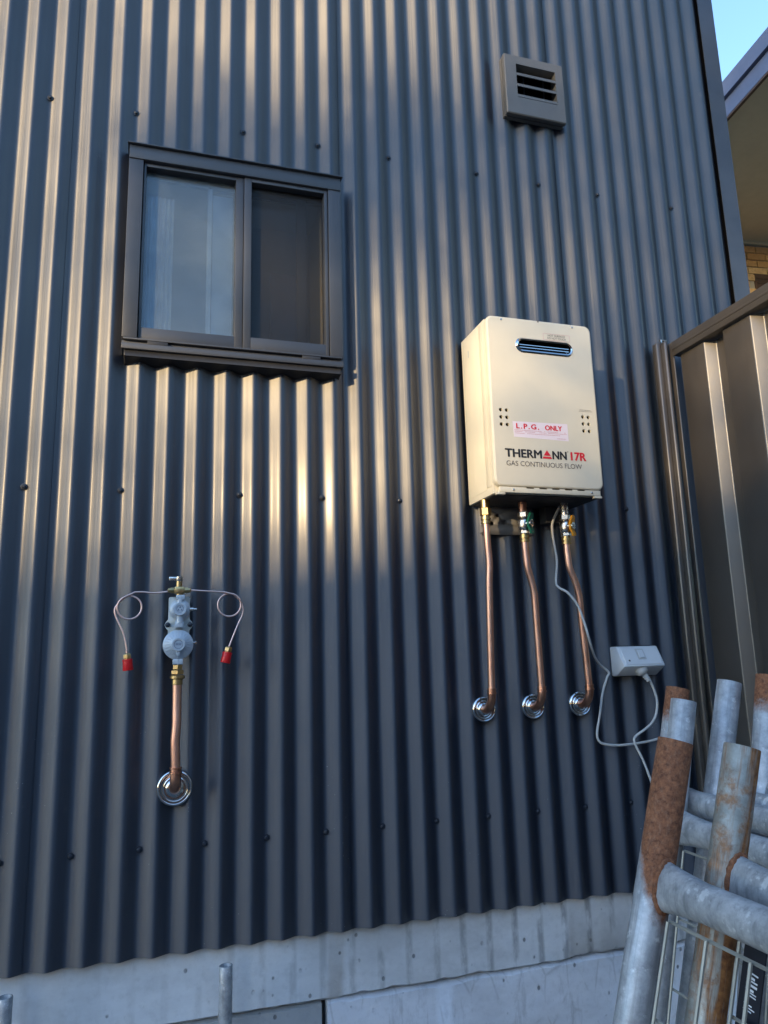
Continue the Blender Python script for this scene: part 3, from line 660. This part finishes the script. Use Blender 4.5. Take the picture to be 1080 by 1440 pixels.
def pigtail(pts, d, tip, label=None):
    p_ = obj('pigtail', MB().tube(pts, .0024, 10), M['copper_pale'], rg, angle=60)
    d = Vector(d).normalized(); tip = Vector(tip)
    mb = MB(); mb.lathe([(.0045, -.002), (.0085, 0), (.0098, .002), (.0098, .010), (.0080, .0115), (.0080, .014)], tip, d, 6); obj('end_nut', mb, M['brass'], p_, angle=28)
    mb = MB(); mb.lathe([(.0110, .0125), (.0118, .0135), (.0118, .0180), (.0112, .0185), (.0125, .038), (.0118, .0395), (.009, .0398)], tip, d, 20); obj('red_cap', mb, M['cap'], p_, angle=35)
    return p_
# left: out of the valve, over the top, one full turn anticlockwise, then down
L = smooth_path([(.204, -.051, .1825), (.185, -.051, .1795), (.164, -.051, .178), (.142, -.051, .1805), (.122, -.052, .180)], 6)
L += coil(.1105, .1425, .0285, 110, 110+360, -.053, -.047, 44)[0:]
L = L + smooth_path([(.0930, -.046, .163), (.0815, -.0465, .150), (.0765, -.047, .138), (.0785, -.048, .124), (.0880, -.050, .103), (.0975, -.052, .083), (.1035, -.053, .062), (.1075, -.054, .042), (.1085, -.054, .032)], 5)[2:]
pigtail(L, (.10, 0, -1), (.1090, -.054, .030))
Rr = smooth_path([(.2535, -.051, .1855), (.282, -.051, .1835), (.312, -.051, .182), (.338, -.051, .1805)], 6)
Rr += coil(.3525, .1475, .0290, 70, 70-360, -.053, -.047, 44)
Rr = Rr + smooth_path([(.3730, -.046, .168), (.3830, -.0465, .152), (.3875, -.047, .136), (.3850, -.048, .120), (.3765, -.050, .102), (.3665, -.052, .078), (.3575, -.053, .055), (.3530, -.054, .043)], 5)[2:]
pigtail(Rr, (-.22, 0, -1), (.3520, -.054, .041))

# ------------------------------------------------------------------ power outlet and cord
po = thing('power_outlet', 'white weatherproof power outlet on the wall right of the pipes', 'power outlet', (1.56, -.02, -.066))
BX0, BX1 = 1.481, 1.642
def wedge(x0, x1, pr, bev=.002):
    """prism with an (y,z) section"""
    bm = bmesh.new(); a = [bm.verts.new((x0, y, z)) for y, z in pr]; b = [bm.verts.new((x1, y, z)) for y, z in pr]
    bm.faces.new(a); bm.faces.new(b[::-1])
    for i in range(len(pr)): bm.faces.new((a[i], b[i], b[(i+1) % len(pr)], a[(i+1) % len(pr)]))
    bmesh.ops.bevel(bm, geom=bm.edges[:], offset=bev, segments=2, affect='EDGES', profile=.5); return bm
SEC = [(-.0165, .018), (-.0165, -.068), (-.040, -.068), (-.086, -.040), (-.052, .018)]
mb = MB().bm(wedge(1.482, 1.624, SEC, .004)); bx = obj('box', mb, M['white_pl'], po, angle=30)
mb = MB().box(1.4795, 1.6265, -.0170, -.0140, -.0705, .0205); obj('gasket', mb, M['flash'], po)
fa = Vector((0, -.086, -.040)); fb = Vector((0, -.052, .018)); up_ = (fb-fa).normalized(); no_ = Vector((0, -up_.z, up_.y)).normalized()
if no_.y > 0: no_ = -no_
def onface(x, t, h): q = fa+up_*t+no_*h; return (x, q.y, q.z)
def facebox(name, x0, x1, t0, t1, h0, h1, m, par, b=.001):
    V = [onface(x, t, h) for h in (h0, h1) for t in (t0, t1) for x in (x0, x1)]
    bm = bmesh.new(); vs_ = [bm.verts.new(v) for v in V]
    for f in [(0, 2, 3, 1), (4, 5, 7, 6), (0, 1, 5, 4), (2, 6, 7, 3), (0, 4, 6, 2), (1, 3, 7, 5)]: bm.faces.new([vs_[i] for i in f])
    bmesh.ops.bevel(bm, geom=bm.edges[:], offset=b, segments=2, affect='EDGES'); return obj(name, MB().bm(bm), m, par, angle=30)
fpz = facebox('faceplate', 1.492, 1.615, .005, .064, -.001, .002, M['white_pl'], bx, .0008)
facebox('switch_surround', 1.539, 1.567, .021, .057, .0018, .0030, M['cable'], bx, .0006)
facebox('switch', 1.544, 1.562, .026, .052, .003, .0055, M['white_pl'], bx, .001)
q = onface(1.506, .018, .0018); mb = MB().lathe([(.0032, 0), (.0032, .0008), (.002, .0012)], q, no_, 10); obj('screw', mb, M['greyp'], bx)
cord = thing('appliance_cord', 'grey-white power cord hanging from the heater and plugged into the outlet', 'cord', (1.55, -.06, -.40))
pts = [(1.318, -.075, .437), (1.306, -.070, .415), (1.290, -.066, .378), (1.291, -.066, .33), (1.297, -.066, .272), (1.288, -.068, .208), (1.290, -.080, .190), (1.304, -.104, .172), (1.330, -.108, .135), (1.345, -.110, .088), (1.357, -.108, .045), (1.395, -.070, -.008), (1.436, -.035, -.035), (1.4655, -.028, -.056), (1.458, -.027, -.073), (1.440, -.027, -.115), (1.424, -.028, -.175), (1.409, -.030, -.225), (1.412, -.031, -.248), (1.432, -.032, -.259), (1.475, -.034, -.264), (1.526, -.034, -.263), (1.58, -.036, -.258), (1.640, -.038, -.250), (1.680, -.045, -.265), (1.690, -.06, -.32), (1.66, -.07, -.40), (1.60, -.07, -.43), (1.57, -.066, -.41), (1.557, -.062, -.376), (1.545, -.060, -.335), (1.532, -.058, -.298), (1.518, -.056, -.268), (1.513, -.056, -.248), (1.523, -.058, -.236), (1.545, -.060, -.224), (1.575, -.060, -.205), (1.593, -.060, -.180), (1.600, -.061, -.145), (1.594, -.062, -.115), (1.583, -.063, -.088), (1.575, -.064, -.073)]
obj('cable', MB().tube(smooth_path(pts, 6), .0036, 10), M['cable'], cord, angle=70)
pd = Vector((.23, -.10, -.40)).normalized(); pb = Vector((1.553, -.062, -.0505))
mb = MB().lathe([(.019, -.012), (.0195, 0), (.0190, .006), (.0165, .011), (.0125, .0145), (.0095, .0165)], pb, pd, 24); pg = obj('plug', mb, M['cable'], cord, angle=40)
mb = MB().lathe([(.0090, .0155), (.0080, .020), (.0092, .0205), (.0092, .0235), (.0076, .024), (.0074, .0275), (.0084, .028), (.0084, .031), (.0066, .0315), (.0064, .0345), (.0072, .035), (.0070, .0385), (.0045, .039)], pb, pd, 14); obj('strain_relief', mb, M['cable'], pg, angle=30)

# ------------------------------------------------------------------ metal fence on the right
fe = thing('metal_fence', 'dark brown ribbed steel fence meeting the corrugated wall at right', 'fence', (1.80, -.9, -.86))
FX, FT, FB, FE = 1.79, 1.004, -.86, -2.3
mb = MB()                                   # C-section post against the wall
mb.bbox(1.740, 1.790, -.0475, -.022, FB, FT+.006, .006); mb.bbox(1.754, 1.768, -.0700, -.0470, FB, FT+.004, .0062); mb.bbox(1.785, 1.790, -.0700, -.0470, FB, FT+.004, .002)
obj('post', mb, M['fence'], fe, angle=70)
mb = MB(); mb.tube([(1.750, -.052, FT+.012), (1.776, -.052, FT+.012)], .004, 8); mb.box(1.752, 1.756, -.056, -.048, FT+.004, FT+.013); obj('post_cap_screw', mb, M['nickel'], fe)
mb = MB(); mb.bbox(1.778, 1.842, FE, -.072, FT-.050, FT, .003); rl = obj('top_rail', mb, M['fence'], fe)
mb = MB(); mb.bbox(1.7765, 1.7785, FE, -.074, FT-.030, FT-.022, .0005); obj('rail_groove', mb, M['fence'], rl)
V = []; F = []; ys = []; y = -.086; k = 0     # pans: flat, angled flank towards the camera, recessed return
PER = .193; secs = []
y = -.080
secs.append((y, 1.822))
yy = -.088
while yy > FE:
    secs += [(yy, 1.797), (yy-.004, 1.7955), (yy-.107, 1.7955), (yy-.109, 1.7958), (yy-.111, 1.7967), (yy-.1125, 1.7982), (yy-.130, 1.8240), (yy-.1315, 1.8258), (yy-.1335, 1.8268), (yy-.136, 1.8270), (yy-.188, 1.8270), (yy-.190, 1.8262)]
    yy -= PER
for a, x in secs: V += [(x, a, FB), (x, a, FT-.051)]
for i in range(len(secs)-1): F.append((2*i, 2*i+1, 2*i+3, 2*i+2))
fs_ = obj('infill_sheet', MB().add(V, F), M['fence'], fe, angle=40)
mb = MB(); mb.box(1.80, 1.822, FE, -.078, GZ, FB-.001); obj('plinth_board', mb, M['foot_l'], fe)

# ------------------------------------------------------------------ galvanised panels leaning towards the fence
def temp_panel(label, lean, top, post_mat, rail_drop, length, post_r=.0210, wire_y=.062, wires=True, weld=False, rail_mat='galv', sign=False):
    dirv = Vector((math.sin(R(lean)), 0, math.cos(R(lean)))); top = Vector(top); L_ = (top.z-GZ)/dirv.z; base = top-dirv*L_; y1 = top.y-length
    t = thing('barrier_panel', label, 'barrier panel', (base.x, (top.y+y1)/2, GZ), 'galvanised mesh barrier panels leaning in a stack')
    def lp(y, d): q = top-dirv*d; return Vector((q.x, y, q.z))      # point d below the top along the panel
    for y, mt in ((top.y, post_mat), (y1, 'galv')):
        a = lp(y, 0); q = lp(y, L_-.002)
        mb = MB(); n = 24; ax = -dirv                              # hollow pipe end
        mb.lathe([(post_r-.0035, .02), (post_r-.0035, .0006), (post_r-.0028, 0), (post_r-.0006, 0), (post_r, .0008), (post_r, .5), (post_r, L_-.002)], a, Vector((0, 0, -1)), n)
        obj('post', mb, M[mt], t, origin=a, angle=50).rotation_euler = (0, R(lean), 0)
    rails = [(rail_drop, 1), (L_-.12, 0)]
    for d, first in rails:
        A = lp(top.y, d); pts = []; N = 26; V = []; F = []; n = 20
        for i in range(N+1):                                       # round pipe whose ends are pressed flat and flared
            y = top.y - post_r*.55 - (length-post_r*1.1)*i/N if i not in (1, 2, 3, N-1, N-2, N-3) else top.y-post_r*.55-({1: .012, 2: .035, 3: .075}[i] if i < 5 else (length-post_r*1.1)-{1: .012, 2: .035, 3: .075}[N-i])
            e = min(abs(y-top.y), abs(y-y1)); fl = max(0, 1-e/.085); fl = fl*fl*(3-2*fl)
            hv = .0205*(1+.42*fl); hn = .0205*(1-.50*fl); nn = Vector((dirv.z, 0, -dirv.x)); c = Vector((A.x, y, A.z))
            for k in range(n):
                an = 2*math.pi*k/n; V.append(c+dirv*hv*math.sin(an)+nn*hn*math.cos(an))
        for i in range(N):
            for k in range(n): F.append((i*n+k, i*n+(k+1) % n, (i+1)*n+(k+1) % n, (i+1)*n+k))
        F += [list(range(n)), [N*n+k for k in range(n)][::-1]]
        obj('rail', MB().add(V, F), M[rail_mat], t, angle=60)
        if first and weld:
            mb = MB(); c = A; nn = Vector((dirv.z, 0, -dirv.x)); rk = random.Random(17); ring = []; rads = []
            for k in range(41):                                    # lumpy bead round the pressed pipe end
                an = 2*math.pi*k/40; ring.append(c+dirv*.0285*math.sin(an)+nn*.0118*math.cos(an)+Vector((0, -math.sqrt(max(1e-6, post_r**2-(.0118*math.cos(an))**2))-.0005+rk.uniform(-.0008, .0008), 0))); rads.append(rk.uniform(.0022, .0040))
            mb.tube(ring, rads, 7)
            obj('weld_bead', mb, M['weld'], t, angle=80)
    if wires:
        ya, yb = top.y-.036, y1+.036; wd0 = rail_drop+.0335; nn = Vector((dirv.z, 0, -dirv.x))
        hz = None; d = wd0; k = 0
        while d < L_-.16:
            a, b = lp(ya, d), lp(yb, d)
            if hz is None: hz = obj('wire', MB().tube([a, b], .0022, 6), M['wire'], t, origin=a)
            else: inst('wire', hz, t, a)
            d += .10 if k < 3 else .20; k += 1
        vt_ = None; y = ya-.004; k = 0
        while y > yb:
            a = lp(y, wd0)-nn*.0052; b = lp(y, L_-.15)-nn*.0052
            if vt_ is None: vt_ = obj('wire', MB().tube([a, b], .0022, 6), M['wire'], t, origin=a)
            else: inst('wire', vt_, t, a)
            y -= wire_y; k += 1
    return t, lp, L_, dirv
M['wire'] = make_paint('weathered_galvanised_wire', (.32, .31, .27), .5, .2); M['wire'].node_tree.nodes['Principled BSDF'].inputs['Metallic'].default_value = .4
pA = temp_panel('front barrier panel with a rust-brown left post top and flattened rail', 17.4, (.796, -1.178, -.110), 'rust_top', .166, 1.35, weld=True, rail_mat='galv_spot')
pB = temp_panel('barrier panel whose grey post is streaked with orange rust, right of the rust-brown post', 17.9, (.861, -1.218, -.117), 'rust_runs', .150, 1.30, wire_y=.11, weld=True, rail_mat='galv')
pC = temp_panel('barrier panel with a clean silver post directly behind the rust-brown post', 13.6, (1.052, -.876, -.084), 'galv', .205, 1.45, rail_mat='galv_spot')
pE = temp_panel('rearmost barrier panel with the short rusty cap above the silver post', 14.8, (1.108, -.792, -.068), 'rust_cap', .193, 1.45, wires=False)
pD = temp_panel('barrier panel with the tallest clean silver post, standing apart behind the streaked post', 16.2, (1.168, -.859, -.057), 'galv', .20, 1.40, wire_y=.12)
pF = temp_panel('barrier panel at the right picture edge with a red-brown post top', 12.7, (1.213, -.905, -.047), 'rust_cap', .20, 1.35, wires=False)
# dark strip with white lettering tied to the second panel's mesh
t, lp, L_, dirv = pB
nn = Vector((dirv.z, 0, -dirv.x)); sg = thing('sign_strip', 'narrow dark strip with worn white lettering hanging behind the mesh', 'sign', lp(-1.262, .5))
a, b, c, d = lp(-1.2495, .20)+nn*.010, lp(-1.2800, .20)+nn*.010, lp(-1.2800, .62)+nn*.010, lp(-1.2495, .62)+nn*.010
mb = MB().add([a, b, c, d]+[q+nn*.002 for q in (a, b, c, d)], [(0, 1, 2, 3), (4, 5, 6, 7), (0, 1, 5, 4), (1, 2, 6, 5), (2, 3, 7, 6), (3, 0, 4, 7)]); obj('strip', mb, mat('dark_sign_plastic', (.012, .014, .022), .4), sg)
mb = MB(); rn = random.Random(11); dd = .235
while dd < .60:
    h = rn.choice([.0012, .0016, .0024]); y0 = -1.2580 - rn.choice([0, 0, .004]); y1 = -1.2740 + rn.choice([0, 0, .004])
    if rn.random() < .86: mb.add([lp(y0, dd)+nn*.0096, lp(y1, dd+.0012)+nn*.0096, lp(y1, dd+.0012+h)+nn*.0096, lp(y0, dd+h)+nn*.0096], [(0, 1, 2, 3)])
    dd += h+rn.choice([.0012, .0016, .002]) + (.006 if rn.random() < .06 else 0)
obj('worn_lettering', mb, mat('white_print', (.65, .66, .68), .5), sg)

# ------------------------------------------------------------------ pipe stakes at the foot of the wall
for x, lab in ((.354, 'galvanised pipe stake in front of the concrete below the gas regulator'), (-.112, 'galvanised pipe stake at the bottom left corner of the picture')):
    t = thing('pipe_stake', lab, 'pipe stake', (x, -.06, GZ), 'pipe stakes along the concrete base')
    mb = MB().lathe([(.0125, -.03), (.0125, -.0006), (.0132, 0), (.0150, 0), (.0157, -.0008), (.0157, -.06), (.0157, -.122)], (x, -.06, -.689), (0, 0, 1), 22); obj('sleeve', mb, M['galv_spot'], t, origin=(x, -.06, -.689), angle=50)
    mb = MB().lathe([(.0162, -.1235), (.0164, -.128), (.0164, -.5), (.0164, GZ+.689)], (x, -.06, -.689), (0, 0, 1), 22); obj('stake', mb, M['galv'], t, origin=(x, -.06, -.82), angle=50)

# ------------------------------------------------------------------ brick house beyond the corner
hs = thing('brick_house', 'tan brick house with cream soffit behind the building corner', 'house', (7.5, 5.0, GZ))
HA = math.atan2(-.11, 1); ex = Vector((math.cos(HA), math.sin(HA), 0)); ey = Vector((-math.sin(HA), math.cos(HA), 0)); H0 = Vector((6.426, 4.10, 0))   # on the wall plane
def hp(a, b, z): return H0+ex*a+ey*b+Vector((0, 0, z))
def hbox(mb, a0, a1, b0, b1, z0, z1): return mb.add([hp(a, b, z) for z in (z0, z1) for b in (b0, b1) for a in (a0, a1)], [(0, 2, 3, 1), (4, 5, 7, 6), (0, 1, 5, 4), (2, 6, 7, 3), (0, 4, 6, 2), (1, 3, 7, 5)])
ZS = 4.50; AE = -1.49                        # soffit height and the position of its left edge
mb = hbox(MB(), -1.4, 5.0, .012, 5.0, GZ, ZS-.001); wl = obj('wall', mb, M['mortar'], hs)
bL, bH, gap = .230, .076, .010; b0 = None
for r_ in range(24):
    z = ZS-.04-(r_+1)*(bH+gap)
    for c_i in range(8):
        a = -.85+c_i*(bL+gap)+(.12 if r_ % 2 else 0)
        if r_ in (4, 5, 6) and .06 < a+bL/2 < .42: continue
        o_ = hp(a, 0, z)
        if b0 is None:
            bm = bmesh.new(); bmesh.ops.create_cube(bm, size=1)
            for v in bm.verts: v.co = ex*((v.co.x+.5)*bL)+ey*((v.co.y+.5)*.03-.002)+Vector((0, 0, (v.co.z+.5)*bH))
            bmesh.ops.bevel(bm, geom=bm.edges[:], offset=.004, segments=1, affect='EDGES'); m_ = MB().bm(bm); m_.v = [v+o_ for v in m_.v]; b0 = obj('brick', m_, M['brick'], wl, origin=o_)
        else:
            o = inst('brick', b0, wl, o_ - ey*random.uniform(0, .004))
mb = hbox(MB(), .05, .43, -.006, .012, ZS-.04-7*(bH+gap), ZS-.04-4*(bH+gap)); vv = obj('air_vent', mb, M['brown'], hs)
for k in range(4):
    mb = hbox(MB(), .07, .41, -.014, -.0065, ZS-.10-4*(bH+gap)-k*.055, ZS-.085-4*(bH+gap)-k*.055); obj('vent_blade', mb, M['brown'], vv)
mb = hbox(MB(), AE+.02, 5.0, -7.0, 5.0, ZS, ZS+.02); obj('soffit', mb, M['soffit'], hs)
mb = hbox(MB(), AE+.06, 5.0, -.03, -.004, ZS-.035, ZS-.001); obj('cornice_strip', mb, M['soffit'], hs)
mb = hbox(MB(), AE-.012, AE+.0199, -7.02, 5.0, ZS-.02, ZS+.135); obj('fascia', mb, M['fascia'], hs)
mb = hbox(MB(), AE-.008, AE+.0198, -7.01, 4.99, ZS-.035, ZS-.0201); obj('fascia_drip', mb, M['brown'], hs)
mb = hbox(MB(), AE-.045, AE+.10, -7.04, 5.02, ZS+.140, ZS+.285); gu = obj('barge_cap', mb, M['fascia'], hs)
mb = hbox(MB(), AE+.101, 5.1, -7.03, 5.01, ZS+.15, ZS+.26); obj('roof', mb, M['roof'], hs)

# ------------------------------------------------------------------ across the yard: unseen house and added tree that shade the wall
T1, T2 = Vector((-.3, 0, .28)), Vector((1.8, 0, .42)); s1 = 29.0
s2 = s1 - (T2.z-T1.z)/S.z
E1, E2 = T1+S*s1, T2+S*s2; rd = (E2-E1); rd.z = 0; rd.normalize(); mid_ = (E1+E2)/2
nrm = Vector((-rd.y, rd.x, 0)); ridge_z = E1.z
nh = thing('yard_house', 'red brick gable-roofed house across the yard, out of the picture', 'house', (mid_.x, mid_.y, GZ))
def yp(a, b, z): q = mid_+rd*a+nrm*b; return (q.x, q.y, z)
HW, HD, EV = 8.0, 3.0, ridge_z-3.0
mb = MB().add([yp(a, b, z) for z in (GZ, EV) for b in (-HD, HD) for a in (-HW, HW)], [(0, 2, 3, 1), (4, 5, 7, 6), (0, 1, 5, 4), (2, 6, 7, 3), (0, 4, 6, 2), (1, 3, 7, 5)])
mb.add([yp(-HW, -HD, EV), yp(-HW, HD, EV), yp(-HW, 0, ridge_z-.15), yp(HW, -HD, EV), yp(HW, HD, EV), yp(HW, 0, ridge_z-.15)], [(0, 1, 2), (5, 4, 3)]); obj('wall', mb, M['brickred'], nh)
mb = MB()
for sd_ in (-1, 1):
    mb.add([yp(-HW-.5, 0, ridge_z), yp(HW+.5, 0, ridge_z), yp(HW+.5, sd_*(HD+.6), EV-.2), yp(-HW-.5, sd_*(HD+.6), EV-.2), yp(-HW-.5, 0, ridge_z-.12), yp(HW+.5, 0, ridge_z-.12), yp(HW+.5, sd_*(HD+.6), EV-.32), yp(-HW-.5, sd_*(HD+.6), EV-.32)], [(0, 1, 2, 3), (4, 5, 6, 7), (0, 1, 5, 4), (1, 2, 6, 5), (2, 3, 7, 6), (3, 0, 4, 7)])
obj('roof', mb, M['roof'], nh)
nb = thing('opposite_house', 'two-storey red brick house behind the photographer, out of the picture', 'house', (2.5, -11.0, GZ))  # unseen house, placed and sized to darken the lower wall
mb = MB().box(-4.6, 9.5, -13.0, -9.0, GZ, 3.05); ow = obj('wall', mb, M['brickred'], nb)
mb = MB()
mb.add([(-5.0, -8.6, 3.00), (9.9, -8.6, 3.00), (9.9, -11, 3.8), (-5.0, -11, 3.8), (-5.0, -13.4, 3.00), (9.9, -13.4, 3.00)], [(0, 1, 2, 3), (3, 2, 5, 4), (0, 3, 4), (1, 5, 2), (0, 4, 5, 1)]); obj('roof', mb, M['roof'], nb)
for x, z0, z1 in ((-3.2, .4, 1.7), (.2, .4, 1.7), (4.4, .4, 1.7), (7.4, .4, 1.7)):
    mb = MB().bbox(x-.8, x+.8, -8.99, -8.93, z0, z1, .01); wf = obj('window', mb, M['frame'], nb)
    for dx in (-.38, .38): obj('pane', MB().box(x+dx-.34, x+dx+.34, -8.928, -8.922, z0+.06, z1-.06), M['glass'], wf)
# added tree: leaf density shaped to pattern and dim the sun on the wall
def density(x, z):
    def gs(cx, cz, sx, sz, a): return a*math.exp(-((x-cx)/sx)**2-((z-cz)/sz)**2)
    d = gs(.48, 1.54, .40, .20, 1.5) + gs(.82, 1.44, .22, .24, 1.5) + gs(1.75, 1.75, .50, .42, .32) + gs(2.4, 2.6, .5, .6, .6)
    d += .27*min(1, max(0, (z+.1)/.5))*max(0, 1-((x-.8)/3.2)**4)
    if z > 2.7: d += .8*min(1, (z-2.7)/.5)*max(0, 1-((x-.8)/3.0)**2)*max(0, 1-((z-4.2)/2.0)**2)
    d *= 1-min(1, gs(.95, 2.15, .38, .22, .9))
    return d
rn = random.Random(5); sT = 24.0; V = []; F = []
for i in range(74000):
    x = rn.uniform(-2.2, 3.8); z = rn.uniform(-.1, 6.0)
    if rn.random() > density(x, z)*.25: continue
    c = Vector((x, 0, z))+S*(sT+rn.uniform(-1.1, 1.1)); L1 = rn.uniform(.05, .10)
    q = Quaternion((rn.gauss(0, 1), rn.gauss(0, 1), rn.gauss(0, 1), rn.gauss(0, 1))).normalized(); a = q @ Vector((L1, 0, 0)); b = q @ Vector((0, L1*.45, 0))
    n0 = len(V); V += [c-a, c-b, c+a, c+b]; F.append((n0, n0+1, n0+2, n0+3))
Tc = Vector((.9, 0, 0))+S*sT; tr = thing('added_shade_tree', 'added leafy tree across the yard, unseen, shaped to shade the wall', 'tree', (Tc.x, Tc.y, GZ))
obj('crown', MB().add(V, F), M['leaf'], tr, angle=180)
ztop = 2.4+S.z*sT
mb = MB(); mb.tube(smooth_path([(Tc.x-3.1, Tc.y+3.9, GZ), (Tc.x-2.9, Tc.y+3.7, 2.0), (Tc.x-2.2, Tc.y+2.8, 5.5), (Tc.x-.9, Tc.y+1.1, 8.2), (Tc.x, Tc.y, 9.2)], 5), [.20-.16*i/20 for i in range(21)], 10)
obj('trunk', mb, M['bark'], tr, angle=70)
